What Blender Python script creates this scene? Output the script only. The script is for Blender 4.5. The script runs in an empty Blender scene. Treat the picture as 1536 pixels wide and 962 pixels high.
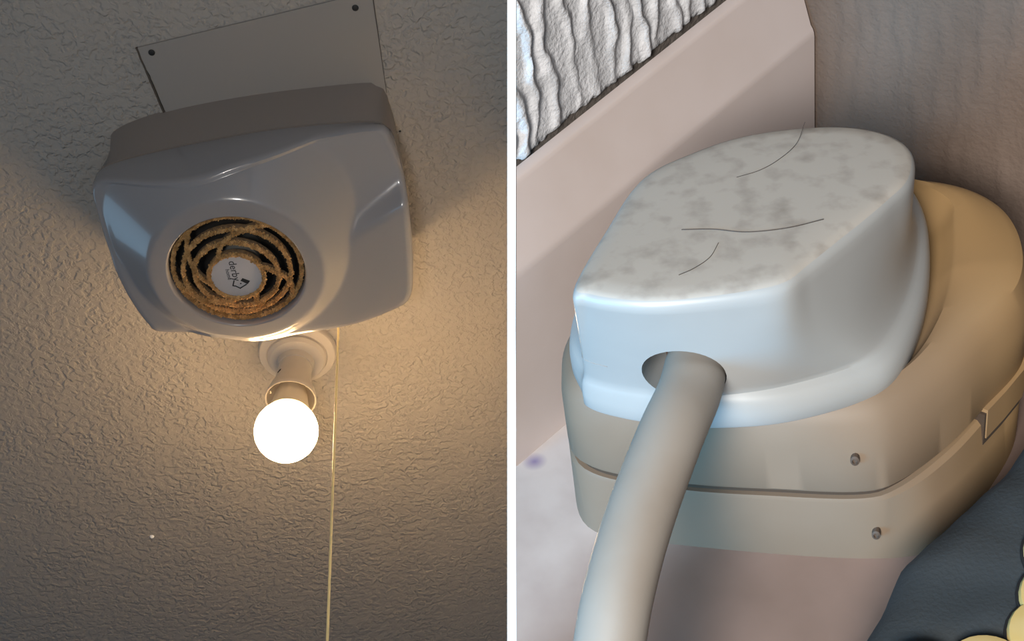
import bpy, bmesh, math, random
import numpy as np
from mathutils import Vector, Matrix, noise

random.seed(7)
rng = np.random.default_rng(7)
S = bpy.context.scene
COL = S.collection

# ------------------------------------------------------------------ camera
CEIL = 2.45
CAM = Vector((0.0, 0.0, 1.40))                      # 1.05 m below the ceiling, pitched up
RIGHT = Vector((0.99039, 0.10550, -0.08942))
UP = Vector((0.13830, -0.75552, 0.64037))
FWD = Vector((0.0, 0.64658, 0.76285))
cam = bpy.data.objects.new('camera', bpy.data.cameras.new('camera'))
COL.objects.link(cam)
cam.data.sensor_width = 36.0
cam.data.lens = 36.0 * 1800 / 1536
cam.data.clip_start = 0.01
cm = Matrix.Identity(4)
for i, v in enumerate((RIGHT, UP, -FWD)):
    for k in range(3): cm[k][i] = v[k]
cm.translation = CAM
cam.matrix_world = cm
S.camera = cam

def from_cam(x, y, z):
    """a point x to the right, y above and z in front of where the photographer stands"""
    return CAM + RIGHT * x + UP * y + FWD * z

# ------------------------------------------------------------------ world, lights, exposure
S.view_settings.view_transform = 'Standard'
S.view_settings.look = 'None'
S.view_settings.exposure = 0.0
S.view_settings.gamma = 1.0
w = bpy.data.worlds.new('room_ambience'); S.world = w
w.use_nodes = True
w.node_tree.nodes['Background'].inputs[0].default_value = (0.66, 0.80, 1.0, 1)
w.node_tree.nodes['Background'].inputs[1].default_value = 0.11

def area(name, pos, target, sx, sy, power, col, spread=180):
    l = bpy.data.lights.new(name, 'AREA'); l.shape = 'RECTANGLE'; l.size = sx; l.size_y = sy
    l.energy = power; l.color = col; l.spread = math.radians(spread)
    o = bpy.data.objects.new(name, l); COL.objects.link(o)
    o.location = pos
    o.rotation_euler = (Vector(target) - Vector(pos)).to_track_quat('-Z', 'Y').to_euler()
    return o
# soft daylight of the room with the plug, from just behind the photographer
area('daylight', from_cam(-0.14, -0.07, -0.29), from_cam(0.03, 0.0, 0.24), 0.14, 0.16, 5.4, (1.0, 0.955, 0.90))
# added narrow blue fill aimed at the plug, for cool daylight from the left
area('daylight_fill_left', from_cam(-0.44, -0.20, -0.08), from_cam(0.02, -0.02, 0.2), 0.22, 0.22, 1.0, (0.06, 0.54, 1.0), spread=84)
# unseen lamp added for the blue window reflection on the heater's left wing
area('window_reflection_lamp', (-1.40, 0.78, 2.20), (-0.355, 0.64, 2.34), 0.36, 0.38, 0.80, (0.38, 0.70, 1.0))

# ------------------------------------------------------------------ helpers
def mat(name, base, rough=0.5, var=None, vscale=20, bump=0, bscale=200, detail=4, spec=0.5, vlo=0.35, vhi=0.7, emit=None, coat=0, coatr=0.05):
    m = bpy.data.materials.new(name); m.use_nodes = True
    nt = m.node_tree; N = nt.nodes; L = nt.links
    b = N['Principled BSDF']
    b.inputs['Base Color'].default_value = (*base, 1)
    b.inputs['Roughness'].default_value = rough
    b.inputs['Specular IOR Level'].default_value = spec
    if coat:
        b.inputs['Coat Weight'].default_value = coat; b.inputs['Coat Roughness'].default_value = coatr
    tc = N.new('ShaderNodeTexCoord')
    if var is not None:
        n = N.new('ShaderNodeTexNoise'); n.inputs['Scale'].default_value = vscale; n.inputs['Detail'].default_value = detail
        r = N.new('ShaderNodeValToRGB')
        r.color_ramp.elements[0].position = vlo; r.color_ramp.elements[1].position = vhi
        r.color_ramp.elements[0].color = (*base, 1); r.color_ramp.elements[1].color = (*var, 1)
        L.new(tc.outputs['Object'], n.inputs['Vector']); L.new(n.outputs['Fac'], r.inputs['Fac'])
        L.new(r.outputs['Color'], b.inputs['Base Color'])
    if bump:
        n = N.new('ShaderNodeTexNoise'); n.inputs['Scale'].default_value = bscale; n.inputs['Detail'].default_value = 3
        bp = N.new('ShaderNodeBump'); bp.inputs['Distance'].default_value = bump; bp.inputs['Strength'].default_value = 1
        L.new(tc.outputs['Object'], n.inputs['Vector']); L.new(n.outputs['Fac'], bp.inputs['Height'])
        L.new(bp.outputs['Normal'], b.inputs['Normal'])
    if emit:
        b.inputs['Emission Color'].default_value = (*emit[0], 1); b.inputs['Emission Strength'].default_value = emit[1]
    return m

def finish(name, bm, m, parent=None, origin=None, angle=32, recalc=True):
    """world-space bmesh -> one linked mesh object whose origin lies at `origin`"""
    bmesh.ops.remove_doubles(bm, verts=bm.verts, dist=1e-7)
    if recalc: bmesh.ops.recalc_face_normals(bm, faces=bm.faces)
    if origin is None:
        origin = parent.location if parent is not None else Vector((0, 0, 0))
        if parent is not None and parent.parent is not None: origin = parent.parent.location
    origin = Vector(origin)
    for v in bm.verts: v.co -= origin
    ca = math.radians(angle)
    for f in bm.faces: f.smooth = True
    for e in bm.edges:
        e.smooth = not (len(e.link_faces) == 2 and e.calc_face_angle(0) > ca)
    me = bpy.data.meshes.new(name); bm.to_mesh(me); bm.free()
    for mm in (m if isinstance(m, (list, tuple)) else [m]): me.materials.append(mm)
    o = bpy.data.objects.new(name, me); COL.objects.link(o)
    if parent is not None: o.parent = parent
    else: o.location = origin
    return o

def tag(o, label=None, cat=None, group=None, kind=None):
    for k, v in (('label', label), ('category', cat), ('group', group), ('kind', kind)):
        if v: o[k] = v
    return o

def thing(name, loc, label, cat, group=None):
    o = bpy.data.objects.new(name, None); COL.objects.link(o); o.location = loc
    o.empty_display_size = 0.02
    return tag(o, label, cat, group)

def catmull(P, per=10):
    P = [np.array(p, float) for p in P]; n = len(P); out = []
    for i in range(n):
        p0, p1, p2, p3 = P[i - 1], P[i], P[(i + 1) % n], P[(i + 2) % n]
        for k in range(per):
            t = k / per
            out.append(0.5 * (2 * p1 + (p2 - p0) * t + (2 * p0 - 5 * p1 + 4 * p2 - p3) * t * t + (3 * p1 - p0 - 3 * p2 + p3) * t ** 3))
    return np.array(out)

def open_catmull(P, per=8):
    P = [np.array(p, float) for p in P]
    Q = [2 * P[0] - P[1]] + P + [2 * P[-1] - P[-2]]; out = []
    for i in range(1, len(Q) - 2):
        p0, p1, p2, p3 = Q[i - 1], Q[i], Q[i + 1], Q[i + 2]
        for k in range(per):
            t = k / per
            out.append(0.5 * (2 * p1 + (p2 - p0) * t + (2 * p0 - 5 * p1 + 4 * p2 - p3) * t * t + (3 * p1 - p0 - 3 * p2 + p3) * t ** 3))
    out.append(P[-1]); return np.array(out)

def polar(P, c, N=144):
    """closed contour resampled at N equal angles about c"""
    Q = catmull(P, 24) - np.array(c)
    an = np.arctan2(Q[:, 1], Q[:, 0]); r = np.hypot(Q[:, 0], Q[:, 1])
    o = np.argsort(an); an, r = an[o], r[o]
    th = np.linspace(-math.pi, math.pi, N, endpoint=False)
    rr = np.interp(th, np.r_[an[-1] - 2 * math.pi, an, an[0] + 2 * math.pi], np.r_[r[-1], r, r[0]])
    return np.stack([c[0] + rr * np.cos(th), c[1] + rr * np.sin(th)], 1)

def loft(bm, rings, cap0=None, cap1=None, mi=0):
    """rings: lists of world points with equal counts; cap: 'n' ngon or a centre point"""
    V = [[bm.verts.new(p) for p in r] for r in rings]
    n = len(V[0]); fs = []
    for a, b in zip(V[:-1], V[1:]):
        for i in range(n):
            j = (i + 1) % n
            fs.append(bm.faces.new((a[i], a[j], b[j], b[i])))
    for cap, ring in ((cap0, V[0]), (cap1, V[-1])):
        if cap is None: continue
        if isinstance(cap, str): fs.append(bm.faces.new(ring))
        else:
            c = bm.verts.new(cap)
            for i in range(n): fs.append(bm.faces.new((ring[i], ring[(i + 1) % n], c)))
    for f in fs: f.material_index = mi
    return V

def tube(bm, path, r, seg=10, caps=True):
    path = [Vector(p) for p in path]; rings = []
    rad = r if hasattr(r, '__len__') else [r] * len(path)
    t0 = (path[1] - path[0]).normalized()
    u = t0.orthogonal().normalized()
    for i, p in enumerate(path):
        t = (path[min(i + 1, len(path) - 1)] - path[max(i - 1, 0)]).normalized()
        u = (u - t * u.dot(t)).normalized(); v = t.cross(u)
        rings.append([p + (u * math.cos(k * 2 * math.pi / seg) + v * math.sin(k * 2 * math.pi / seg)) * rad[i] for k in range(seg)])
    loft(bm, rings, 'n' if caps else None, 'n' if caps else None)

def lathe(bm, base, axis, prof, seg=48, cap0=None, cap1=None):
    """prof: (radius, distance along axis)"""
    ax = Vector(axis).normalized(); u = ax.orthogonal().normalized(); v = ax.cross(u); b = Vector(base)
    rings = [[b + ax * h + (u * math.cos(k * 2 * math.pi / seg) + v * math.sin(k * 2 * math.pi / seg)) * r for k in range(seg)] for r, h in prof]
    loft(bm, rings, cap0, cap1)

def box(bm, P):
    """8 world corners: bottom 4 then top 4"""
    v = [bm.verts.new(p) for p in P]
    for q in ((0, 1, 2, 3), (4, 5, 6, 7), (0, 1, 5, 4), (1, 2, 6, 5), (2, 3, 7, 6), (3, 0, 4, 7)): bm.faces.new([v[k] for k in q])

def clip(bm, point, normal):
    """keep what lies on the side `normal` points to"""
    bmesh.ops.bisect_plane(bm, geom=bm.verts[:] + bm.edges[:] + bm.faces[:], plane_co=point, plane_no=normal, clear_inner=True)

HALF = 0.00117                                          # half the thickness of the partition sheet
PR = CAM + RIGHT * 0.00080                           # the right room's surfaces butt into the sheet
PL = CAM - RIGHT * (HALF + 0.00015)

# right room: floor frame (a along the skirting, b away from it, h above the floor)
MW = np.array([[0.99039, 0.13830, 0], [0.10550, -0.75552, 0.64658], [-0.08942, 0.64037, 0.76285]])
AV = Vector(MW @ np.array([0.682449, 0.515748, 0.517946]))
BV = Vector(MW @ np.array([0.715070, -0.324257, -0.619300]))
NV = Vector(MW @ np.array([-0.151455, 0.793008, -0.590084]))
OR = CAM + Vector(MW @ np.array([0.0496815, -0.0180778, 0.2341014]))
def R(a, b, h): return OR + AV * float(a) + BV * float(b) + NV * float(h)
# left room: x, y, and h measured down from the ceiling
def Lp(x, y, h): return Vector((float(x), float(y), CEIL - float(h)))

# ------------------------------------------------------------------ materials
def ceiling_material():
    m = mat('textured_ceiling_paint', (0.335, 0.31, 0.28), 0.75, spec=0.3)
    nt = m.node_tree; N = nt.nodes; L = nt.links; b = N['Principled BSDF']
    tc = [n for n in N if n.type == 'TEX_COORD'][0]
    n1 = N.new('ShaderNodeTexNoise'); n1.inputs['Scale'].default_value = 135; n1.inputs['Detail'].default_value = 2.0; n1.inputs['Distortion'].default_value = 0.35
    n2 = N.new('ShaderNodeTexNoise'); n2.inputs['Scale'].default_value = 18; n2.inputs['Detail'].default_value = 1
    r1 = N.new('ShaderNodeMapRange'); r1.interpolation_type = 'SMOOTHSTEP'
    r1.inputs['From Min'].default_value = 0.36; r1.inputs['From Max'].default_value = 0.62
    r2 = N.new('ShaderNodeMapRange'); r2.inputs['From Min'].default_value = 0.35; r2.inputs['From Max'].default_value = 0.6
    r2.inputs['To Min'].default_value = 0.6
    mu = N.new('ShaderNodeMath'); mu.operation = 'MULTIPLY'
    bp = N.new('ShaderNodeBump'); bp.inputs['Distance'].default_value = 0.0016; bp.inputs['Strength'].default_value = 0.9
    n3 = N.new('ShaderNodeTexNoise'); n3.inputs['Scale'].default_value = 420; n3.inputs['Detail'].default_value = 2
    bp2 = N.new('ShaderNodeBump'); bp2.inputs['Distance'].default_value = 0.0003; bp2.inputs['Strength'].default_value = 0.6
    for n in (n1, n2, n3): L.new(tc.outputs['Object'], n.inputs['Vector'])
    L.new(n1.outputs['Fac'], r1.inputs['Value']); L.new(n2.outputs['Fac'], r2.inputs['Value'])
    L.new(r1.outputs['Result'], mu.inputs[0]); L.new(r2.outputs['Result'], mu.inputs[1])
    L.new(mu.outputs[0], bp.inputs['Height']); L.new(n3.outputs['Fac'], bp2.inputs['Height'])
    L.new(bp2.outputs['Normal'], bp.inputs['Normal']); L.new(bp.outputs['Normal'], b.inputs['Normal'])
    return m

M_ceil = ceiling_material()
M_sheet = mat('white_sheet', (0.96, 0.96, 0.96), 0.6, spec=0.3)
M_board = mat('board_paint', (0.275, 0.255, 0.235), 0.6, bump=0.0002, bscale=60)
M_nail = mat('dark_nail', (0.012, 0.011, 0.010), 0.6)
M_heater = mat('heater_plastic', (0.25, 0.243, 0.25), 0.22, spec=0.5, coat=0.4, coatr=0.05)
M_house = mat('heater_housing_plastic', (0.215, 0.185, 0.165), 0.4)
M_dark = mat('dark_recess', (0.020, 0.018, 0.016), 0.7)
M_fin = mat('dusty_fin', (0.16, 0.10, 0.055), 0.9, var=(0.30, 0.19, 0.10), vscale=300)
M_dust = mat('dust_fluff', (0.34, 0.20, 0.08), 0.95, var=(0.66, 0.42, 0.19), vscale=160, spec=0.1)
M_badge = mat('badge_grey', (0.42, 0.42, 0.44), 0.5)
M_ink = mat('black_ink', (0.01, 0.012, 0.014), 0.6)
M_lamp = mat('lampholder_plastic', (0.50, 0.455, 0.40), 0.32)
M_glow = mat('lit_globe', (1, 1, 1), 0.4, emit=((1.0, 0.64, 0.30), 36.0))
nt = M_glow.node_tree; N = nt.nodes; L_ = nt.links
tc = [n for n in N if n.type == 'TEX_COORD'][0]; sx = N.new('ShaderNodeSeparateXYZ'); mr = N.new('ShaderNodeMapRange'); mr.interpolation_type = 'SMOOTHSTEP'
mr.inputs['From Min'].default_value = -0.042; mr.inputs['From Max'].default_value = -0.076
mr.inputs['To Min'].default_value = 4.0; mr.inputs['To Max'].default_value = 112.0
L_.new(tc.outputs['Object'], sx.inputs[0]); L_.new(sx.outputs['Z'], mr.inputs['Value']); L_.new(mr.outputs['Result'], N['Principled BSDF'].inputs['Emission Strength'])
M_collar = mat('bulb_collar', (0.58, 0.52, 0.42), 0.4)
M_brass = mat('contact_brass', (0.75, 0.55, 0.25), 0.35)
M_cord = mat('cord_nylon', (0.92, 0.74, 0.36), 0.5)

M_floor = mat('pink_grey_floor', (0.47, 0.43, 0.42), 0.55, var=(0.37, 0.32, 0.31), vscale=60, detail=9, vlo=0.38, vhi=0.68)
# the floor turns from mottled grey beside the skirting to pinkish brown
nt = M_floor.node_tree; N = nt.nodes; L_ = nt.links; b = N['Principled BSDF']
old = b.inputs['Base Color'].links[0].from_socket
geo = N.new('ShaderNodeTexCoord'); dt = N.new('ShaderNodeVectorMath'); dt.operation = 'DOT_PRODUCT'; dt.inputs[1].default_value = BV
mr = N.new('ShaderNodeMapRange'); mr.inputs['From Min'].default_value = OR.dot(BV) - 0.010; mr.inputs['From Max'].default_value = OR.dot(BV) + 0.014; mr.interpolation_type = 'SMOOTHSTEP'
n2 = N.new('ShaderNodeTexNoise'); n2.inputs['Scale'].default_value = 45; n2.inputs['Detail'].default_value = 6
r2 = N.new('ShaderNodeValToRGB'); r2.color_ramp.elements[0].color = (0.185, 0.128, 0.104, 1); r2.color_ramp.elements[1].color = (0.235, 0.165, 0.138, 1)
r2.color_ramp.elements[0].position = 0.35; r2.color_ramp.elements[1].position = 0.65
mx = N.new('ShaderNodeMix'); mx.data_type = 'RGBA'
L_.new(geo.outputs['Object'], dt.inputs[0]); L_.new(dt.outputs['Value'], mr.inputs['Value']); L_.new(mr.outputs['Result'], mx.inputs[0])
L_.new(geo.outputs['Object'], n2.inputs['Vector']); L_.new(n2.outputs['Fac'], r2.inputs['Fac'])
L_.new(old, mx.inputs[6]); L_.new(r2.outputs['Color'], mx.inputs[7])
# a small violet stain in the angle of the skirting
vd = N.new('ShaderNodeVectorMath'); vd.operation = 'DISTANCE'; vd.inputs[1].default_value = R(-0.0362, -0.0288, 0)
m2 = N.new('ShaderNodeMapRange'); m2.inputs['From Min'].default_value = 0.0002; m2.inputs['From Max'].default_value = 0.0026; m2.inputs['To Min'].default_value = 0.75; m2.inputs['To Max'].default_value = 0.0
x2 = N.new('ShaderNodeMix'); x2.data_type = 'RGBA'; x2.inputs[7].default_value = (0.12, 0.09, 0.24, 1)
L_.new(geo.outputs['Object'], vd.inputs[0]); L_.new(vd.outputs['Value'], m2.inputs['Value']); L_.new(m2.outputs['Result'], x2.inputs[0])
L_.new(mx.outputs[2], x2.inputs[6]); L_.new(x2.outputs[2], b.inputs['Base Color'])
M_trim = mat('pale_pink_wood', (0.47, 0.405, 0.385), 0.5, var=(0.41, 0.34, 0.31), vscale=26, detail=6)
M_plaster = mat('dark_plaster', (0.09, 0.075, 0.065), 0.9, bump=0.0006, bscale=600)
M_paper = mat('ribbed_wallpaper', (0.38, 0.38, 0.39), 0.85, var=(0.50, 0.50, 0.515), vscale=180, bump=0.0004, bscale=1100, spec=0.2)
M_paper_shade = mat('shaded_ribbed_wallpaper', (0.108, 0.078, 0.061), 0.85, var=(0.145, 0.107, 0.086), vscale=30, bump=0.0003, bscale=900, spec=0.2)  # ribbed wallpaper again, with the wall's shade painted into its brown-grey
M_plug = mat('white_plug_plastic', (0.285, 0.295, 0.295), 0.38, var=(0.315, 0.325, 0.325), vscale=40)
M_plugtop = mat('dusty_plug_plastic', (0.345, 0.325, 0.295), 0.6, var=(0.17, 0.15, 0.13), vscale=260, detail=15, vlo=0.48, vhi=0.92)
M_parting = mat('parting_line_grey', (0.24, 0.23, 0.22), 0.7, spec=0.1)  # slightly darker grey than the plug body
M_socket = mat('aged_cream_plastic', (0.195, 0.150, 0.112), 0.55, var=(0.168, 0.124, 0.088), vscale=24, detail=5, spec=0.3)
nt = M_socket.node_tree; N = nt.nodes; L_ = nt.links; b = N['Principled BSDF']
old = b.inputs['Base Color'].links[0].from_socket
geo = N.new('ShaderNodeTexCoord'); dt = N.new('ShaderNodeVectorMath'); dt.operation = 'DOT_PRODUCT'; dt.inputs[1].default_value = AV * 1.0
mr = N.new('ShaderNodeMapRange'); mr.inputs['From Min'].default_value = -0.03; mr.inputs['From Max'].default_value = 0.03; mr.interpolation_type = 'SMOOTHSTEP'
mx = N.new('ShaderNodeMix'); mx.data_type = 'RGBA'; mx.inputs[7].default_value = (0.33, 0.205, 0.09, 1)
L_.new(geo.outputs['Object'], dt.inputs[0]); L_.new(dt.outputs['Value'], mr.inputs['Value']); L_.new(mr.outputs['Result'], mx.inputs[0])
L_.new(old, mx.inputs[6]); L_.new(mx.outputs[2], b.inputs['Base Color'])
M_groove = mat('dark_groove', (0.05, 0.032, 0.02), 0.9)  # dark brown for the socket's seams
M_cable = mat('grey_beige_rubber', (0.255, 0.232, 0.205), 0.55, var=(0.22, 0.19, 0.16), vscale=70, detail=8, vlo=0.45, vhi=0.8)
M_wire = mat('brown_wire', (0.16, 0.055, 0.025), 0.4)
M_hair = mat('dark_hair', (0.05, 0.04, 0.035), 0.5)
M_cloth = mat('slate_cloth', (0.022, 0.030, 0.036), 0.85, var=(0.034, 0.042, 0.048), vscale=60, bump=0.0001, bscale=1500)
M_yellow = mat('yellow_trim', (0.46, 0.31, 0.07), 0.7, var=(0.52, 0.41, 0.20), vscale=45, vlo=0.42, vhi=0.6)
M_cream = mat('cream_trim', (0.48, 0.45, 0.39), 0.7)
M_pipe = mat('black_piping', (0.006, 0.006, 0.007), 0.7)

# ------------------------------------------------------------------ structure
# added white sheet; its edge draws the border bar between the two views
bm = bmesh.new()
zc, uc = FWD.z, UP.z
prof = [(0.30, (1.05 - zc * 0.30) / uc - 0.002), (0.30, -0.8), ((1.05 + uc * 0.8) / zc - 0.003, -0.8)]
vv = [[bm.verts.new(from_cam(s * HALF, y, d)) for d, y in prof] for s in (-1, 1)]
bm.faces.new(vv[0]); bm.faces.new(vv[1])
for i in range(3): bm.faces.new((vv[0][i], vv[0][(i + 1) % 3], vv[1][(i + 1) % 3], vv[1][i]))
tag(finish('divider_sheet', bm, M_sheet), 'added thin white dividing sheet forming the bar between the ceiling view and the plug view', kind='structure')

bm = bmesh.new()
P = [(-1.8, -0.6), (0.9, -0.6), (0.9, 2.6), (-1.8, 2.6)]
box(bm, [Lp(x, y, -0.05) for x, y in P] + [Lp(x, y, 0) for x, y in P])
clip(bm, PL, -RIGHT)
tag(finish('ceiling', bm, M_ceil), 'off-white ceiling with wormy textured plaster relief', kind='structure')

bm = bmesh.new()
P = [(-0.4, -0.043), (0.0657, -0.043), (0.0657, 0.35), (-0.4, 0.35)]
box(bm, [R(a, b, -0.02) for a, b in P] + [R(a, b, 0) for a, b in P])
clip(bm, PR, RIGHT)
tag(finish('floor', bm, M_floor), 'mottled pinkish grey floor under the socket', kind='structure')

# wall above the skirting: dark plaster with a ribbed wallpaper sheet on it
bm = bmesh.new()
P = [(-0.35, 0.0), (0.0657, 0.0), (0.0657, 0.40), (-0.35, 0.40)]
box(bm, [R(a, -0.061, h) for a, h in P] + [R(a, -0.041, h) for a, h in P])
clip(bm, PR, RIGHT)
wall_left = tag(finish('wall_left', bm, M_plaster), 'wall above the pink skirting, covered in white ribbed wallpaper', kind='structure')

def ribs(xs, hs, pitch, seed, amp, edge=None):
    """height field of wandering vertical ribs that start and stop"""
    r = np.random.default_rng(seed)
    X, Hh = np.meshgrid(xs, hs, indexing='ij')
    Zf = np.zeros_like(X); x = xs[0] - pitch
    while x < xs[-1] + pitch:
        ph = r.uniform(0, 6.28, 4)
        c = x + pitch * (0.16 * np.sin(Hh * 160 + ph[0]) + 0.10 * np.sin(Hh * 420 + ph[1]) + 0.05 * np.sin(Hh * 1100 + ph[2]))
        wd = pitch * r.uniform(0.17, 0.25) * (1 + 0.25 * np.sin(Hh * 520 + ph[3]))
        on = np.clip(1.15 + 0.8 * np.sin(Hh * r.uniform(60, 170) + ph[2]), 0, 1)
        Zf = np.maximum(Zf, amp * r.uniform(0.7, 1.0) * on * np.exp(-np.abs((X - c) / wd) ** 2.6))
        x += pitch * r.uniform(0.7, 1.35)
    for i in range(X.shape[0]):
        for j in range(X.shape[1]):
            Zf[i, j] += amp * 0.07 * noise.noise((X[i, j] * 900, Hh[i, j] * 900, seed)) + amp * 0.05 * noise.noise((X[i, j] * 350, Hh[i, j] * 350, seed + 5))
    return X, Hh, Zf

xs = np.linspace(-0.036, 0.066, 250); hs = np.linspace(0, 1, 260)
X, Hh, Zf = ribs(xs, np.linspace(0.050, 0.24, 260), 0.0047, 3, 0.0013)
bm = bmesh.new(); G = []
for i, x in enumerate(xs):
    e = 0.0537 + 0.0006 * noise.noise((x * 260, 1.7, 0)) + 0.0006 * noise.noise((x * 900, 4.7, 0)) + 0.105 * (x + 0.0175)
    row = []
    for j in range(260):
        h = e + (0.24 - e) * hs[j]
        row.append(bm.verts.new(R(x, -0.0405 + Zf[i, j] - (0.0008 if j == 0 else 0), h)))
    G.append(row)
for i in range(len(xs) - 1):
    for j in range(259): bm.faces.new((G[i][j], G[i + 1][j], G[i + 1][j + 1], G[i][j + 1]))
clip(bm, PR, RIGHT)
finish('wallpaper', bm, M_paper, parent=wall_left, angle=60)

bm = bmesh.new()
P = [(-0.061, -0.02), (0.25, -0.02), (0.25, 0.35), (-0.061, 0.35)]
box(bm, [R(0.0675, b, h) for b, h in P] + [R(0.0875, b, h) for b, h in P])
wall_right = tag(finish('wall_right', bm, M_plaster), 'wall behind the socket with faint vertical ribs, its shade painted brown-grey', kind='structure')
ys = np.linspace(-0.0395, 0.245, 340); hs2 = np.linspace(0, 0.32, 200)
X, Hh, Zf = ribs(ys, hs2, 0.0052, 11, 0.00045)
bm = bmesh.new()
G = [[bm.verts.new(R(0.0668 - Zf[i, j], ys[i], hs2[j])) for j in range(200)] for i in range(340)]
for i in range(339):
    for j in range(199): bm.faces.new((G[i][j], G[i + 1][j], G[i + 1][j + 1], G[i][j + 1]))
finish('wallpaper', bm, M_paper_shade, parent=wall_right, angle=60)

# skirting board with a sloping upper face
bm = bmesh.new()
pr = [(-0.0385, 0.0), (-0.0308, 0.0), (-0.0308, 0.0405), (-0.0309, 0.0414), (-0.0312, 0.0422), (-0.0317, 0.0430), (-0.0356, 0.0540), (-0.0359, 0.0547), (-0.0364, 0.0551), (-0.0385, 0.0552)]
rings = []
for k in range(25):
    a = -0.36 + (0.0657 + 0.36) * k / 24
    rings.append([R(a, b, h - 0.001 + ((0.092 if h > 0.05 else 0.066) * (a + 0.022) if h > 0.02 else 0)) for b, h in pr])
loft(bm, rings, 'n', 'n'); clip(bm, PR, RIGHT)
tag(finish('baseboard_left', bm, M_trim, angle=40), 'pale pinkish wooden skirting board with bevelled top running into the corner', kind='structure')

# ------------------------------------------------------------------ left: board on the ceiling
bx = [(-0.3105, 0.4944), (-0.0863, 0.4716), (-0.0935, 0.640), (-0.298, 0.650)]
board = thing('backing_board', Lp(-0.20, 0.53, 0), 'thin grey-white rectangular board nailed to the ceiling above the heater', 'board')
bm = bmesh.new()
ring = []
for i in range(4):
    p, q = np.array(bx[i]), np.array(bx[(i + 1) % 4])
    for k in range(14):
        t = k / 14; v = p + (q - p) * t
        if i == 3: v = v + np.array([0.0022 * noise.noise((t * 6, 2, 0)) + 0.001 * noise.noise((t * 17, 5, 0)), 0])
        ring.append(v)
loft(bm, [[Lp(x, y, 0.0) for x, y in ring], [Lp(x, y, 0.0024) for x, y in ring]], 'n', 'n')
finish('panel', bm, M_board, board)
for x, y in ((-0.2993, 0.501), (-0.1038, 0.485)):
    bm = bmesh.new(); lathe(bm, Lp(x, y, 0.0023), (0, 0, -1), [(0.0032, 0), (0.0030, 0.0008), (0.0018, 0.0013)], 14, 'n', 'n')
    finish('nail', bm, M_nail, board)
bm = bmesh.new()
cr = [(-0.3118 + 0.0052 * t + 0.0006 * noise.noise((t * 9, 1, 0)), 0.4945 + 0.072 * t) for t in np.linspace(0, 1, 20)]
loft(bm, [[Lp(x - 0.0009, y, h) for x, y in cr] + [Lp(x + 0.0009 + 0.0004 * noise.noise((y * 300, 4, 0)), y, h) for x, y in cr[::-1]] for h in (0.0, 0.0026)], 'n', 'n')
finish('edge_gap_shade', bm, mat('gap_shade_brown', (0.075, 0.06, 0.048), 0.9), board)  # dark strip imitating the shadow in the gap along the board
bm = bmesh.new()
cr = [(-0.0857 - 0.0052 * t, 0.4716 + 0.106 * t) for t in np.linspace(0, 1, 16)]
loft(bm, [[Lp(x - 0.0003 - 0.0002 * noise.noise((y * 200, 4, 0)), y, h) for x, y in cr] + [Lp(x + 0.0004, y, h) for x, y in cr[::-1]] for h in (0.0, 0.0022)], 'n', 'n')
finish('edge_gap_shade', bm, M_plaster, board)  # second dark strip along the board's right edge
# cracked filler strip beside the board
bm = bmesh.new()
A1, A2 = [], []
for k in range(25):
    t = k / 24; y = 0.495 + 0.070 * t; x = -0.3118 + 0.0052 * t + 0.0012 * noise.noise((t * 8, 9, 0))
    A1.append((x, y)); A2.append((x - 0.004 - 0.0022 * noise.noise((t * 7, 3, 1)), y))
rg = A1 + A2[::-1]
loft(bm, [[Lp(x, y, 0.0) for x, y in rg], [Lp(x, y, 0.0016) for x, y in rg]], 'n', 'n')
tag(finish('filler_strip', bm, M_ceil, origin=Lp(-0.312, 0.53, 0)), 'ragged cracked strip of filler along the left edge of the board', 'filler')

for nm, (x, y), r, m_, lb, ct in (('paint_speck', (-0.5013, 1.1691), 0.0030, M_sheet, 'tiny pale raised speck alone on the lower left ceiling', 'speck'),
                              ('nail_head', (-0.0850, 0.6230), 0.0013, M_nail, 'tiny dark nail head in the ceiling right of the heater', 'nail')):
    bm = bmesh.new(); lathe(bm, Lp(x, y, -0.0005), (0, 0, -1), [(r, 0), (r * 0.9, r * 0.5), (r * 0.5, r * 0.9)], 12, 'n', 'n')
    tag(finish(nm, bm, m_, origin=Lp(x, y, 0)), lb, ct)

# ------------------------------------------------------------------ left: fan heater
HC = np.array([-0.2537, 0.6790])
heater = thing('fan_heater', Lp(HC[0], HC[1], 0), 'white plastic bathroom fan heater with round dusty grille mounted on the ceiling', 'heater')
back = [(-0.3586, 0.5774), (-0.3059, 0.5640), (-0.2177, 0.5587), (-0.1139, 0.5618), (-0.0980, 0.5680), (-0.0905, 0.582), (-0.0890, 0.66), (-0.096, 0.745), (-0.112, 0.764), (-0.20, 0.770), (-0.30, 0.764), (-0.352, 0.752), (-0.362, 0.735), (-0.366, 0.66), (-0.3640, 0.595)]
seam = [(-0.3690, 0.5900), (-0.3245, 0.5805), (-0.2398, 0.5740), (-0.1781, 0.5735), (-0.1068, 0.5795), (-0.0925, 0.5890), (-0.0870, 0.604), (-0.0860, 0.68), (-0.094, 0.755), (-0.110, 0.772), (-0.20, 0.780), (-0.30, 0.771), (-0.357, 0.759), (-0.3685, 0.742), (-0.3765, 0.68), (-0.3755, 0.61)]
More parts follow.
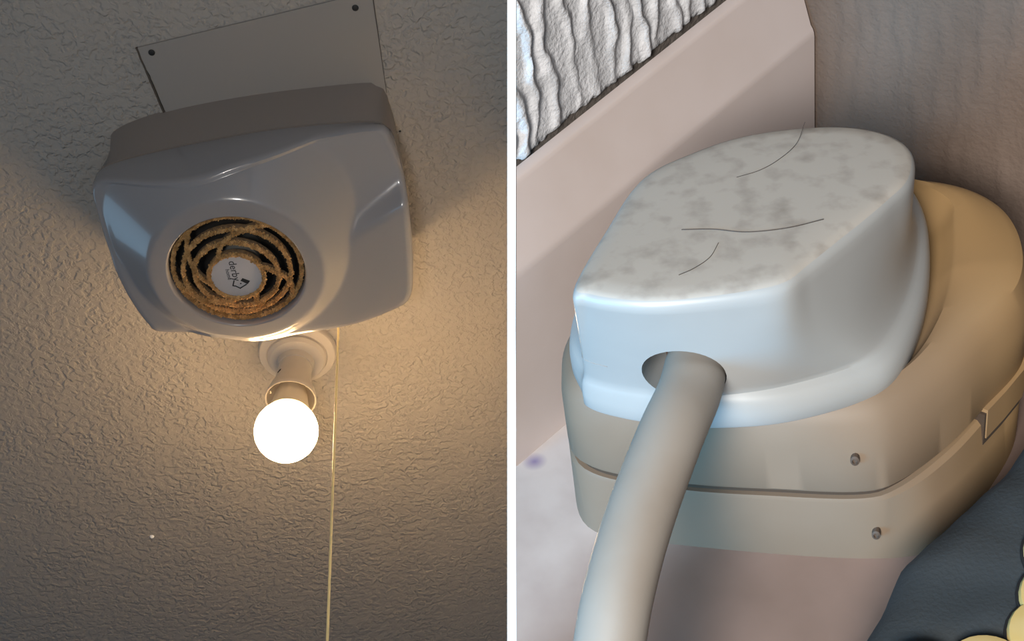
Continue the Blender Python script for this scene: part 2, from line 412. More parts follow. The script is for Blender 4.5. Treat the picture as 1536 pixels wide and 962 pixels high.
front = [(-0.3765, 0.5990), (-0.3690, 0.5895), (-0.3440, 0.5835), (-0.2680, 0.5770), (-0.2160, 0.5720), (-0.1050, 0.5770), (-0.0890, 0.5930), (-0.0832, 0.6409), (-0.0872, 0.7001), (-0.0945, 0.7500), (-0.1000, 0.7640), (-0.1100, 0.7715), (-0.1553, 0.7835), (-0.2117, 0.7862), (-0.2452, 0.7872), (-0.2666, 0.7815), (-0.3007, 0.7695), (-0.3560, 0.7610), (-0.3665, 0.7500), (-0.3749, 0.7139), (-0.3783, 0.6671), (-0.3785, 0.6233)]
NN = 192
def deeper(p):                                               # the lower half of the cover hangs further down
    t = min(1, max(0, (p[1] - 0.60) / 0.15)); k = 1 - 0.0150 * t
    return (p[0] * k, p[1] * k)
front = [deeper(p) for p in front]
cb, cs, cf = polar(back, HC, NN), polar(seam, HC, NN), polar(front, HC, NN)
def smax(a, b, k): return np.logaddexp(a / k, b / k) * k
def face_h(x, y):
    x = np.asarray(x, float); y = np.asarray(y, float)
    ax = np.abs(x - HC[0])
    yc = 0.6805 - 0.46 * np.maximum(ax - 0.098, 0)               # crease across each wing
    d = yc - y
    sp = np.logaddexp(0, d / 0.0016) * 0.0016
    sm = np.clip(d / 0.02, 0, 1); sm = sm * sm * (3 - 2 * sm)
    wing = 0.1040 + 0.13 * (y - 0.684) - 0.03 * np.clip(ax - 0.06, 0, 1) - 0.42 * sp / (1 + sp / 0.055) - 0.16 * np.maximum(ax - 0.098, 0) * sm
    r = np.hypot(x - HC[0], (y - HC[1]))
    dome = 0.1235 - 0.90 * (np.logaddexp(0, (r - 0.083) / 0.0012) * 0.0012)
    return smax(wing, dome, 0.0009)
bm = bmesh.new()
rings = [[Lp(x, y, 0.0005) for x, y in cb]]
for t in (0.5, 0.95): rings.append([Lp(*(cb[i] + (cs[i] - cb[i]) * t), 0.0005 + 0.0495 * t) for i in range(NN)])
dr0 = (HC - cs) / np.linalg.norm(HC - cs, axis=1)[:, None]
for q in (0.0475, 0.0500): rings.append([Lp(*(cs[i] + dr0[i] * 0.0022), q) for i in range(NN)])
loft(bm, rings, 'n', 'n')
finish('housing', bm, M_house, heater)
# front cover: skirt, rounded rim, sculpted face, lip into the grille well
dirs = (HC - cf) / np.linalg.norm(HC - cf, axis=1)[:, None]
th = np.arctan2(cf[:, 1] - HC[1], cf[:, 0] - HC[0])
circ = lambda r: np.stack([HC[0] + r * np.cos(th), HC[1] + r * np.sin(th)], 1)
inn = cf + dirs * 0.007
fh = face_h(inn[:, 0], inn[:, 1])
rings = [[Lp(*(cs[i] + dirs[i] * 0.0020), 0.0491) for i in range(NN)],
         [Lp(*(cs[i] + dirs[i] * 0.0003), 0.0494) for i in range(NN)],
         [Lp(*(cs[i]), 0.0504) for i in range(NN)]]
for t in (0.5, 1.0):
    rings.append([Lp(*(cs[i] + (cf[i] - cs[i]) * t), 0.0502 + (fh[i] - 0.0085 - 0.0502) * t) for i in range(NN)])
for ins, dr in ((0.0005, 0.0050), (0.0016, 0.0024), (0.0034, 0.0007)):
    rings.append([Lp(*(cf[i] + dirs[i] * ins), fh[i] - dr) for i in range(NN)])
c0 = circ(0.0665)
for t in np.linspace(0, 1, 70):
    P = inn + (c0 - inn) * t
    hh = face_h(P[:, 0], P[:, 1]); s = min(1, t / 0.12); hh = hh * 1.0 - 0.0003 * (1 - s)
    rings.append([Lp(*P[i], hh[i]) for i in range(NN)])
for r, h in ((0.0655, 0.1232), (0.0646, 0.1222), (0.0640, 0.1200), (0.0636, 0.1120), (0.0630, 0.0900)):
    P = circ(r); rings.append([Lp(*P[i], h) for i in range(NN)])
loft(bm := bmesh.new(), rings)
finish('front_cover', bm, M_heater, heater, angle=40)
# dark dish behind the grille
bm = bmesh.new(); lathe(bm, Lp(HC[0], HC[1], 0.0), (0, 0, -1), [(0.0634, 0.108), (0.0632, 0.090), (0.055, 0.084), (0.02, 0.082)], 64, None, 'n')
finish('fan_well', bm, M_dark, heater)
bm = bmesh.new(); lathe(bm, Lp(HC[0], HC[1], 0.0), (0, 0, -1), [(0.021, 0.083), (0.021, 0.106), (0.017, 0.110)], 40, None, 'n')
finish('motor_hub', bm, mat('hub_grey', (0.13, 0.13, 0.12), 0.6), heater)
# grille
grille_c = Lp(HC[0], HC[1], 0.118)
bm = bmesh.new()
lathe(bm, Lp(HC[0], HC[1], 0), (0, 0, -1), [(0.0250, 0.1195), (0.0250, 0.1268), (0.0243, 0.1281), (0.0236, 0.1283)], 56, 'n', 'n')
grille = finish('grille', bm, M_badge, heater)
grille['label'] = 'round grey badge disc with dust-caked spiral rings around it'
dust_pts = []
def dome_top(p):                                             # the grille swells outwards
    r = math.hypot(p[0] - HC[0], p[1] - HC[1])
    return float(np.interp(r, [0.0258, 0.0385, 0.0500, 0.0606], [0.1288, 0.1258, 0.1210, 0.1163]))
def fin(path, wid, top0, dep, name):
    """upright strip of a ring or link, seen edge-on from below"""
    bm = bmesh.new(); n = len(path); P = [np.array(p) for p in path]
    closed = np.linalg.norm(P[0] - P[-1]) < 1e-9
    if closed: P = P[:-1]; n -= 1
    prof_r = []
    for i in range(n):
        t = P[(i + 1) % n] - P[i - 1] if closed else P[min(i + 1, n - 1)] - P[max(i - 1, 0)]
        t = t / np.linalg.norm(t); q = np.array([-t[1], t[0]])
        top = dome_top(P[i]) if top0 is None else top0
        bot = top - dep
        j = 1 + 0.25 * noise.noise((P[i][0] * 400, P[i][1] * 400, 0))
        prof_r.append([Lp(*(P[i] + q * s * wid * j), h) for s, h in ((-1, bot), (-1, top - 0.001), (-0.5, top), (0.5, top), (1, top - 0.001), (1, bot))])
        for k in range(int(34)):
            s = rng.uniform(-1.15, 1.15)
            f = rng.uniform(0, 1)
            b = P[i] + (P[(i + 1) % n if closed else min(i + 1, n - 1)] - P[i]) * f + q * s * wid
            dust_pts.append((b[0], b[1], top - abs(s) ** 3 * 0.0022 * rng.uniform(0, 1.4) + 0.0003, rng.uniform(0.0005, 0.0016)))
    V = [[bm.verts.new(p) for p in r] for r in prof_r]
    for i in range(n if closed else n - 1):
        a, b = V[i], V[(i + 1) % n]
        for k in range(6): bm.faces.new((a[k], a[(k + 1) % 6], b[(k + 1) % 6], b[k]))
    if not closed: bm.faces.new(V[0]); bm.faces.new(V[-1])
    return finish(name, bm, M_fin, grille)
def ring_path(r, n, wob=0.0, ph=0):
    a = [k * 2 * math.pi / n for k in range(n + 1)]
    return [HC + (r + wob * math.sin(2 * t + ph)) * np.array([math.cos(t), math.sin(t)]) for t in a]
for r, n, top, wob, ph in ((0.0258, 70, 0.1292, 0.0, 0), (0.0385, 96, 0.1262, 0.0012, 0.6), (0.0500, 120, 0.1214, 0.0010, 2.2), (0.0606, 150, 0.1165, 0.0, 0)):
    fin(ring_path(r, n, wob, ph), 0.0012, top, 0.008, 'grille_ring')
def link_path(r0, a0, r1, a1, n=12):
    a0, a1 = math.radians(a0), math.radians(a1)
    return [HC + (r0 + (r1 - r0) * t) * np.array([math.cos(a0 + (a1 - a0) * t), math.sin(a0 + (a1 - a0) * t)]) for t in np.linspace(0, 1, n)]
# angles seen in the ceiling plane (x right, y down the picture)
for r0, a0, r1, a1 in ((0.026, -15, 0.038, 8), (0.038, 8, 0.0505, 22), (0.0505, 22, 0.060, 44),
                       (0.026, 100, 0.0385, 128), (0.0385, 128, 0.051, 152), (0.051, 152, 0.060, 172),
                       (0.026, 168, 0.0385, 196), (0.0385, 196, 0.050, 218), (0.050, 218, 0.060, 236),
                       (0.026, 245, 0.037, 262), (0.037, 262, 0.049, 290), (0.049, 290, 0.060, 312),
                       (0.026, 62, 0.0385, 76), (0.0385, 60, 0.050, 92)):
    fin(link_path(r0, a0, r1, a1), 0.0011, None, 0.007, 'grille_link')
# dust fluff hanging on every ring
vs, fs = [], []
for x, y, h, s in dust_pts:
    k = len(vs); a = rng.normal(size=(4, 3)) * 0.35 + np.array([[1, 0, 0], [-0.5, 0.87, 0], [-0.5, -0.87, 0], [0, 0, 1.6]])
    yaw = rng.uniform(0, 6.28); c_, s_ = math.cos(yaw), math.sin(yaw)
    for v in a:
        vs.append((x - HC[0] + (v[0] * c_ - v[1] * s_) * s, y - HC[1] + (v[0] * s_ + v[1] * c_) * s, -(h + v[2] * s)))
    fs += [(k, k + 1, k + 2), (k, k + 3, k + 1), (k + 1, k + 3, k + 2), (k + 2, k + 3, k)]
me = bpy.data.meshes.new('dust'); me.from_pydata(vs, [], fs); me.materials.append(M_dust)
o = bpy.data.objects.new('dust', me); COL.objects.link(o); o.parent = heater
tag(o, 'clumped tan dust on the grille rings', kind='stuff')
# lettering on the badge: reads down the picture
td = (np.array([-0.0085, 0.2132])); td = td / np.linalg.norm(td)
TX = Vector((td[0], td[1], 0)); TN = Vector((0, 0, -1)); TY = TN.cross(TX)
BH = 0.1284
def text_mesh(body, size, pos, name):
    cu = bpy.data.curves.new(name, 'FONT'); cu.body = body; cu.size = size; cu.extrude = 0.00006; cu.resolution_u = 3
    cu.align_x = 'LEFT'
    t = bpy.data.objects.new(name, cu); COL.objects.link(t)
    bpy.context.view_layer.update()
    me = bpy.data.meshes.new_from_object(t.evaluated_get(bpy.context.evaluated_depsgraph_get()))
    bpy.data.objects.remove(t)
    bm = bmesh.new(); bm.from_mesh(me); bpy.data.meshes.remove(me)
    for v in bm.verts: v.co = pos + TX * v.co.x + TY * v.co.y + TN * v.co.z
    me2 = bpy.data.meshes.new(name)
    for v in bm.verts: v.co -= heater.location
    bm.to_mesh(me2); bm.free(); me2.materials.append(M_ink)
    o = bpy.data.objects.new(name, me2); COL.objects.link(o); o.parent = grille
def onbadge(u, v, lift=0.0): return Lp(HC[0], HC[1], BH + lift) + TX * u + TY * v
text_mesh('derby', 0.0104, onbadge(-0.0186, -0.0040), 'lettering')
text_mesh('home', 0.0056, onbadge(-0.0095, -0.0088), 'lettering')
def flat(name, pts, h0=0.0, th=0.00012):
    bm = bmesh.new()
    loft(bm, [[onbadge(u, v, h0) for u, v in pts], [onbadge(u, v, h0 + th) for u, v in pts]], 'n', 'n')
    finish(name, bm, M_ink, grille)
def stroke(name, pts, w_=0.0006):
    bm = bmesh.new()
    for (u0, v0), (u1, v1) in zip(pts[:-1], pts[1:]):
        d = np.array([u1 - u0, v1 - v0]); d /= np.linalg.norm(d); q = np.array([-d[1], d[0]]) * w_
        e0 = np.array([u0, v0]) - d * w_; e1 = np.array([u1, v1]) + d * w_
        pp = [e0 - q, e1 - q, e1 + q, e0 + q]
        loft(bm, [[onbadge(*p, 0) for p in pp], [onbadge(*p, 0.00012) for p in pp]], 'n', 'n')
    finish(name, bm, M_ink, grille)
stroke('house_emblem', [(0.0050, -0.0036), (0.0106, -0.0058), (0.0115, -0.0033), (0.0146, 0.0003), (0.0108, 0.0070)])
flat('emblem_roof', [(0.0028, 0.0049), (0.0071, 0.0113), (0.0106, 0.0083), (0.0057, 0.0024)])
flat('emblem_dot', [(0.0090 + 0.0008 * math.cos(k * math.pi / 4), 0.0020 + 0.0008 * math.sin(k * math.pi / 4)) for k in range(8)])

# ------------------------------------------------------------------ left: lamp holder, bulb, pull cord
LB = Lp(-0.2480, 0.8890, 0); LT = Lp(-0.2534, 0.8866, 0.133)
AX = (LT - LB).normalized()
lamp = thing('lamp_holder', LB, 'cream plastic lamp holder with round ceiling rose and flared skirt below the heater', 'lamp holder')
bm = bmesh.new(); lathe(bm, LB, (0, 0, -1), [(0.0440, -0.001), (0.0440, 0.006), (0.0425, 0.009), (0.0345, 0.0125), (0.0338, 0.0118), (0.0330, 0.0125), (0.0330, 0.0160), (0.0300, 0.0205), (0.0200, 0.0235)], 72, 'n', 'n')
finish('ceiling_rose', bm, M_lamp, lamp)
bm = bmesh.new(); lathe(bm, LB, AX, [(0.0215, 0.018), (0.0205, 0.026), (0.0195, 0.031), (0.0185, 0.0312), (0.0185, 0.0335)], 56, 'n', 'n')
finish('neck', bm, M_lamp, lamp)
bm = bmesh.new(); lathe(bm, LB, AX, [(0.0170, 0.0325), (0.0186, 0.0330), (0.0190, 0.040), (0.0195, 0.050), (0.0215, 0.060), (0.0250, 0.070), (0.0272, 0.078), (0.0279, 0.0835), (0.0276, 0.0845), (0.0262, 0.0835), (0.0250, 0.076), (0.0205, 0.062), (0.0170, 0.052)], 64, 'n', 'n')
finish('skirt', bm, M_lamp, lamp)
u = AX.orthogonal().normalized(); v = AX.cross(u)
for k in range(3):
    an = 0.6 + k * 2.1; d = u * math.cos(an) + v * math.sin(an); tt = AX.cross(d)
    bm = bmesh.new()
    pts = [LB + AX * (h) + d * r + tt * s for h, r, s in ((0.060, 0.0192, -0.002), (0.060, 0.0192, 0.002), (0.060, 0.0205, 0.002), (0.060, 0.0205, -0.002), (0.073, 0.0220, -0.002), (0.073, 0.0220, 0.002), (0.073, 0.0236, 0.002), (0.073, 0.0236, -0.002))]
    box(bm, pts); finish('inner_lug', bm, M_collar, lamp)
dv = Vector((-0.6, -0.8, 0)); dv = (dv - AX * dv.dot(AX)).normalized(); tt = AX.cross(dv)
bm = bmesh.new()
box(bm, [LB + AX * (0.050 + i) + dv * (0.0188 + j) + tt * k for i, k, j in ((0, -0.0018, 0), (0.0015, 0.0022, 0), (0.0040, 0.0022, 0.0006), (0.0025, -0.0018, 0.0006), (0, -0.0018, 0.0012), (0.0015, 0.0022, 0.0012), (0.0040, 0.0022, 0.0024), (0.0025, -0.0018, 0.0024))])
finish('slot', bm, M_dark, lamp)
bulb = thing('light_bulb', LB + AX * 0.062, 'round glowing white bulb hanging from the cream lamp holder', 'bulb')
bm = bmesh.new(); lathe(bm, LB, AX, [(0.012, 0.056), (0.0135, 0.062), (0.0175, 0.076), (0.0195, 0.090), (0.0225, 0.1035), (0.0245, 0.1085)], 48, 'n', 'n')
finish('collar', bm, M_collar, bulb)
bm = bmesh.new()
R0 = 0.0335
lathe(bm, LB, AX, [(R0 * math.sin(t), 0.1330 - R0 * math.cos(t)) for t in np.linspace(0.78, math.pi - 0.02, 26)], 56, 'n', 'n')
finish('globe', bm, M_glow, bulb)

bm = bmesh.new()
c0 = Lp(-0.1783, 0.7870, 0.098)
cx_, cy_ = c0.x, c0.y
pa = [Lp(cx_, 0.7660, 0.080), Lp(cx_, 0.7790, 0.0905), Lp(cx_, 0.7855, 0.0955)]
for k in range(40): pa.append(Lp(cx_ - 0.0012 * k / 39, cy_, 0.099 + 0.55 * k / 39))
pc = thing('pull_cord', c0, 'thin yellowish pull cord hanging straight down from the heater', 'cord')
tube(bm, pa, 0.00115, 8); finish('cord', bm, M_cord, pc)
bm = bmesh.new(); lathe(bm, pa[-1], (0, 0, -1), [(0.002, -0.004), (0.005, 0.004), (0.008, 0.022), (0.007, 0.028)], 20, 'n', 'n')
finish('toggle', bm, M_lamp, pc)

# ------------------------------------------------------------------ right: wall socket
sock = thing('wall_socket', R(0, 0.01, 0), 'aged cream plastic surface socket box on the pinkish floor', 'socket')
SC = np.array([-0.002, 0.008])
base0 = [(-0.0432, -0.0062), (-0.0383, 0.0044), (-0.0298, 0.0202), (-0.0218, 0.0333), (-0.0153, 0.0407), (-0.0080, 0.0428), (0.0036, 0.0429), (0.0180, 0.0410), (0.030, 0.0350), (0.0385, 0.0260), (0.0412, 0.0150), (0.0370, 0.0030), (0.027, -0.011), (0.010, -0.020), (-0.010, -0.0235), (-0.030, -0.0215), (-0.0405, -0.0140)]
seam0 = [(-0.0437, -0.0046), (-0.0383, 0.0095), (-0.0310, 0.0225), (-0.0236, 0.0341), (-0.0180, 0.0379), (-0.0071, 0.0400), (0.0036, 0.0405), (0.0180, 0.0405), (0.030, 0.0350), (0.0385, 0.0265), (0.0412, 0.0160), (0.0370, 0.0040), (0.027, -0.010), (0.010, -0.019), (-0.010, -0.0228), (-0.030, -0.0205), (-0.0412, -0.0125)]
b0, s0 = polar(base0, SC, 160), polar(seam0, SC, 160)
ins = lambda C, d: C + (SC - C) / np.linalg.norm(SC - C, axis=1)[:, None] * d
rg = lambda C, h: [R(x, y, h) for x, y in C]
bm = bmesh.new()
loft(bm, [rg(b0, 0.0), rg(b0 + (s0 - b0) * 0.9, 0.0150), rg(ins(s0, 0.0005), 0.0158)], 'n', 'n')
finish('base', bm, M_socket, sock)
bm = bmesh.new(); loft(bm, [rg(ins(s0, 0.0014), 0.0150), rg(ins(s0, 0.0014), 0.0185)], 'n', 'n')
finish('seam_groove', bm, M_groove, sock)
# cover with a rounded shoulder and a shallow well for the plug
F = [(-0.0437, -0.0045), (-0.0457, -0.0017), (-0.0446, 0.0043), (-0.0420, 0.0110), (-0.0382, 0.0180), (-0.0314, 0.0259), (-0.0216, 0.0324), (-0.0134, 0.0344), (-0.0005, 0.0312), (0.0132, 0.0250), (0.0255, 0.0171), (0.0330, 0.0080), (0.0340, -0.0010), (0.0280, -0.0095), (0.0170, -0.0160), (0.0030, -0.0200), (-0.0100, -0.0210), (-0.0260, -0.0190), (-0.0380, -0.0120)]
Fp = polar(F, SC, 160)
wellc = [(-0.0405, -0.0045), (-0.0400, 0.0043), (-0.0340, 0.0170), (-0.0270, 0.0245), (-0.0180, 0.0315), (-0.0080, 0.0340), (0.0084, 0.0305), (0.0252, 0.0228), (0.0328, 0.0175), (0.0350, 0.0080), (0.0300, -0.004), (0.020, -0.012), (0.003, -0.0175), (-0.010, -0.0195), (-0.026, -0.0175), (-0.0365, -0.0110)]
wl = polar(wellc, SC, 160)
bm = bmesh.new()
rr = [rg(ins(s0, 0.0006), 0.0172), rg(s0, 0.0180), rg(ins(s0, 0.0002), 0.0270), rg(ins(s0, 0.0008), 0.0310), rg(ins(s0, 0.0022), 0.0336), rg(ins(s0, 0.0040), 0.0350)]
md = ins(s0, 0.0040)
# the rim stands higher at the far right than under the front of the plug
rise = np.clip((md[:, 0] + 0.030) / 0.05, 0, 1) ** 1.5 * 0.0022
rr[-1] = [R(*md[i], 0.0345 + rise[i]) for i in range(160)]
rr[-2] = [R(*ins(s0, 0.0022)[i], 0.0334 + rise[i]) for i in range(160)]
m2 = md + (wl - md) * 0.55; rr.append([R(*m2[i], 0.0349 + rise[i]) for i in range(160)])
m3 = md + (wl - md) * 0.92; rr.append([R(*m3[i], 0.0345 + rise[i]) for i in range(160)])
rr.append([R(*wl[i], 0.0340 + rise[i]) for i in range(160)])
rr.append([R(*ins(wl, 0.0014)[i], 0.0328 + 0.8 * rise[i]) for i in range(160)]); rr.append(rg(ins(wl, 0.006), 0.0326)); rr.append(rg(ins(wl, 0.014), 0.0322))
loft(bm, rr, 'n', 'n')
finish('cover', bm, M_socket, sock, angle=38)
# latch tab of the cover stepping over the base on the right side
bm = bmesh.new()
tp = [(0.0040, 0.0411), (0.0100, 0.0413), (0.0170, 0.0412), (0.0235, 0.0392)]
lo = [R(x, y - 0.002, 0.0120) for x, y in tp] + [R(x, y + 0.0005, 0.0120) for x, y in tp[::-1]]
hi = [R(x, y - 0.002, 0.0182) for x, y in tp] + [R(x, y + 0.0003, 0.0182) for x, y in tp[::-1]]
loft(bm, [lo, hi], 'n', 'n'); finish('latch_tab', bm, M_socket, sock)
bm = bmesh.new()
lo = [R(x - 0.0006, y - 0.002, 0.0108) for x, y in tp] + [R(x - 0.0006, y + 0.0003, 0.0108) for x, y in tp[::-1]]
hi = [R(x - 0.0006, y - 0.002, 0.0175) for x, y in tp] + [R(x - 0.0006, y + 0.0001, 0.0175) for x, y in tp[::-1]]
loft(bm, [lo, hi], 'n', 'n'); finish('seam_groove', bm, M_groove, sock)
nf = (AV * -0.888 + BV * 0.46).normalized(); tf = (AV * 0.46 + BV * 0.888).normalized()
def rect_pip(c, nrm):
    bm = bmesh.new(); t = NV.cross(nrm).normalized()
    rings = []
    for r, d in ((1.0, -0.0008), (1.0, 0.0003), (0.6, 0.00045), (0.5, 0.0001)):
        rings.append([c + (t * math.cos(k * math.pi / 6) * 0.0007 + NV * math.sin(k * math.pi / 6) * 0.0010) * r + nrm * d for k in range(12)])
    loft(bm, rings, 'n', 'n'); finish('pit_mark', bm, mat('pit_shade_brown', (0.075, 0.052, 0.038), 0.7), sock)  # raised pip whose dark colour imitates the shade in a small pit
rect_pip(R(-0.0245, 0.0335, 0.0252), nf); rect_pip(R(-0.0216, 0.0360, 0.0075), nf)

# ------------------------------------------------------------------ right: plug and cable
plug = thing('power_plug', R(-0.015, 0.008, 0.036), 'white plastic plug with dusty flat top pushed into the cream socket', 'plug')
Gt = [(-0.0497, 0.0031), (-0.0504, 0.0065), (-0.0486, 0.0122), (-0.0458, 0.0169), (-0.0398, 0.0236), (-0.0345, 0.0279), (-0.0290, 0.0286), (-0.0223, 0.0290), (-0.0156, 0.0293), (-0.0085, 0.0293), (-0.0020, 0.0288), (0.0048, 0.0254), (0.0081, 0.0206), (0.0082, 0.0141), (0.0048, 0.0070), (-0.0021, -0.0005), (-0.0106, -0.0049), (-0.0215, -0.0072), (-0.0361, -0.0025)]
per = 8
Fd, Gd = catmull(F, per), catmull(Gt, per)
ctr = Gd.mean(0)
bm = bmesh.new()
def insr(C, d, c): 
    v = c - C; return C + v / np.linalg.norm(v, axis=1)[:, None] * d
# the front wall rises straight, the other sides sweep up in a hollow curve
wc = [0.25, 0, 0, 0.05, 0.35, 0.75, 0.95, 1, 1, 1, 1, 1, 1, 1, 1, 1, 1, 0.7, 0.4]
wd_ = np.clip(catmull([(v, 0) for v in wc], per)[:, 0], 0, 1)
def insv(C, d, c):
    v = c - C; return C + v / np.linalg.norm(v, axis=1)[:, None] * d[:, None]
lipw = 0.2 + 0.8 * wd_
rings = [rg(insr(Fd, 0.0004, ctr), 0.0340), rg(Fd, 0.0345), rg(Fd, 0.0366)]
for d_, h_ in ((0.0002, 0.0378), (0.0007, 0.0388), (0.0014, 0.0395), (0.0023, 0.0400)): rings.append(rg(insv(Fd, d_ * lipw, ctr), h_))
F2 = insv(Fd, 0.0026 * lipw, ctr)
for t in np.linspace(0.06, 1, 20):
    sx = t + (1 - (1 - t) ** 1.6 - t) * wd_; sh = t + (t ** 1.45 - t) * wd_
    P = F2 + (Gd - F2) * sx[:, None]; hh = 0.0402 + (0.0612 - 0.0402) * sh
    rings.append([R(*P[i], hh[i]) for i in range(len(P))])
loft(bm, rings, 'n', None)
top = [rg(Gd, 0.0612), rg(insr(Gd, 0.0002, ctr), 0.0619), rg(insr(Gd, 0.0007, ctr), 0.0625), rg(insr(Gd, 0.0016, ctr), 0.0629)]
for s, hh in ((0.85, 0.0631), (0.6, 0.0633), (0.3, 0.0634)): top.append(rg(ctr + (Gd - ctr) * s, hh))
loft(bm, top[:3]); loft(bm, top[2:], None, R(*ctr, 0.0634), mi=1)
bmesh.ops.remove_doubles(bm, verts=bm.verts, dist=1e-6)
body = finish('body', bm, [M_plug, M_plugtop], plug, angle=48)
P0 = F2 + (Gd - F2) * 0.26
rim = [R(*(P0[i] + (P0[i] - ctr) / np.linalg.norm(P0[i] - ctr) * 0.00002), 0.0402 + 0.021 * 0.26) for i in range(1, 5 * per + 3)]
PART_LINE = rim
# cable hole bored into the front face
hc = R(-0.0400, 0.0142, 0.0455)
cb_ = bmesh.new(); lathe(cb_, hc + nf * 0.012, -nf, [(0.0062, 0), (0.0062, 0.0225)], 40, 'n', 'n')
cut = finish('hole_cutter', cb_, M_plug)
cut.location = cut.location
md_ = body.modifiers.new('hole', 'BOOLEAN'); md_.operation = 'DIFFERENCE'; md_.solver = 'EXACT'; md_.object = cut
bpy.context.view_layer.update()
me = bpy.data.meshes.new_from_object(body.evaluated_get(bpy.context.evaluated_depsgraph_get()))
body.modifiers.clear(); old = body.data; body.data = me; bpy.data.meshes.remove(old); me.name = 'body'
bpy.data.objects.remove(cut)
b2 = bmesh.new(); b2.from_mesh(me)
for e in b2.edges: e.smooth = not (len(e.link_faces) == 2 and e.calc_face_angle(0) > math.radians(48))
b2.to_mesh(me); b2.free()
for rr_ in (PART_LINE[:13], PART_LINE[30:]):
    bm = bmesh.new(); tube(bm, rr_, 0.00008, 6); finish('parting_line', bm, M_parting, plug)
bm = bmesh.new(); tube(bm, [hc - nf * 0.010 - tf * 0.0025 + NV * -0.001, hc - nf * 0.006 - tf * 0.0030 + NV * -0.001, hc - nf * 0.002 - tf * 0.0018 - NV * 0.002], 0.0011, 10)
finish('wire', bm, M_wire, plug)
path = open_catmull([(-0.0330, 0.0125, 0.0455), (-0.0385, 0.0150, 0.0452), (-0.0440, 0.0178, 0.0452), (-0.0524, 0.0211, 0.0455), (-0.0636, 0.0249, 0.0430), (-0.0723, 0.0282, 0.0400), (-0.0795, 0.0314, 0.0360), (-0.0900, 0.0370, 0.0280), (-0.1050, 0.0450, 0.0140), (-0.1200, 0.0530, 0.0060), (-0.1500, 0.0700, 0.0046)], 8)
bm = bmesh.new(); tube(bm, [R(*p) for p in path], 0.00462, 28)
finish('cable', bm, M_cable, plug)['label'] = 'thick grey-beige rubber cable bending out of the plug'

# hairs lying on the plug
for P, lb, lift in (([(-0.0315, 0.0086), (-0.0291, 0.0125), (-0.0273, 0.0170), (-0.0236, 0.0213), (-0.0191, 0.0245)], 'dark curved hair across the middle of the plug top', 0.0634),
              ([(0.0040, 0.0066), (-0.0024, 0.0092), (-0.0077, 0.0096), (-0.0120, 0.0089), (-0.0155, 0.0070)], 'fine hair trailing from the far edge of the plug top', 0.0634),
              ([(-0.0314, 0.0151), (-0.0350, 0.0162), (-0.0384, 0.0159), (-0.0407, 0.0151)], 'short faint hair near the front of the plug top', 0.0633)):
    pa = open_catmull(P, 10); bm = bmesh.new()
    rad = [0.00007 if 'dark' in lb else 0.000045] * len(pa)
    tube(bm, [R(x, y, lift + 0.0001) for x, y in pa], rad, 6)
    tag(finish('hair_strand', bm, M_hair, origin=R(*P[2], lift)), lb, 'hair', 'hairs on the plug')

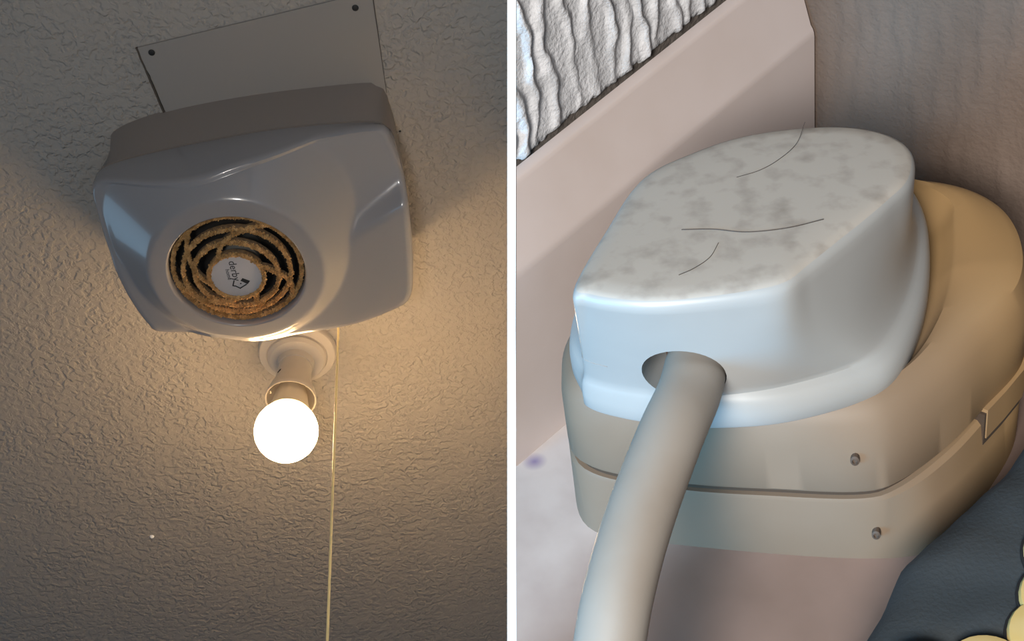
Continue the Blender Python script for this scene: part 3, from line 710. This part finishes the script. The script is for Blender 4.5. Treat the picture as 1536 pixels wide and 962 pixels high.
# ------------------------------------------------------------------ right: slate cloth with scalloped yellow edging
cloth = thing('cloth_cushion', R(-0.02, 0.075, 0), 'dark slate cloth cushion with scalloped yellow and cream edging in the lower right corner', 'cushion')
cu = [(-0.0560, 0.0500), (-0.0436, 0.0480), (-0.0361, 0.0464), (-0.0287, 0.0457), (-0.0165, 0.0474), (-0.0070, 0.0483), (0.0023, 0.0483), (0.0120, 0.0480), (0.0230, 0.0560), (0.0250, 0.0800), (0.0100, 0.1050), (-0.0300, 0.1150), (-0.0620, 0.1050), (-0.0750, 0.0800), (-0.0680, 0.0580)]
cc = polar(cu, (-0.022, 0.078), 120)
ic = lambda d: cc + (np.array([-0.022, 0.078]) - cc) / np.linalg.norm(np.array([-0.022, 0.078]) - cc, axis=1)[:, None] * d
wr = lambda C, h, k: [R(x + 0.0005 * k * noise.noise((x * 150, y * 150, h * 90)), y + 0.0005 * k * noise.noise((x * 170, y * 150, 7 + h * 90)), h + 0.0006 * k * noise.noise((x * 120, y * 120, 3))) for x, y in C]
bm = bmesh.new()
loft(bm, [rg(ic(0.0030), 0.0002), rg(ic(0.0006), 0.0050), wr(cc, 0.0105, 0.6), wr(ic(0.0006), 0.0150, 1), wr(ic(0.0030), 0.0180, 1), wr(ic(0.007), 0.0196, 1.4), wr(ic(0.016), 0.0204, 1.5), wr(ic(0.028), 0.0208, 1.2)], 'n', R(-0.022, 0.078, 0.0212))
finish('cover', bm, M_cloth, cloth, angle=60)
def bead(c, tdir, ln, wd, m_):
    q = np.array([-tdir[1], tdir[0]])
    def ring(r, h, g=0.0):
        return [R(c[0] + tdir[0] * math.cos(k * math.pi / 12) * (ln * r + g) + q[0] * math.sin(k * math.pi / 12) * (wd * r + g),
                  c[1] + tdir[1] * math.cos(k * math.pi / 12) * (ln * r + g) + q[1] * math.sin(k * math.pi / 12) * (wd * r + g), h) for k in range(24)]
    bm = bmesh.new(); loft(bm, [ring(1, 0.0185, 0.00035), ring(1, 0.0208, 0.00035), ring(1, 0.0210, 0.0001)], 'n', 'n')
    finish('outline', bm, M_pipe, cloth)
    bm = bmesh.new(); loft(bm, [ring(1.0, 0.0200), ring(0.99, 0.0212), ring(0.93, 0.0217), ring(0.6, 0.0220)], 'n', 'n')
    finish('scallop', bm, m_, cloth)
line = [((0.0010, 0.0535), M_cream), ((-0.0070, 0.0562), M_cream), ((-0.0145, 0.0592), M_yellow), ((-0.0222, 0.0622), M_yellow), ((-0.0300, 0.0652), M_yellow), ((-0.0368, 0.0668), M_yellow)]
for c, m_ in line: bead(np.array(c) + np.array([0.0008, 0.0019]), np.array([0.925, -0.38]), 0.0060, 0.0046, m_)
bead(np.array((-0.0440, 0.0648)), np.array([0.70, 0.714]), 0.0048, 0.0040, M_yellow)
bead(np.array((-0.0500, 0.0588)), np.array([0.70, 0.714]), 0.0048, 0.0042, M_cream)
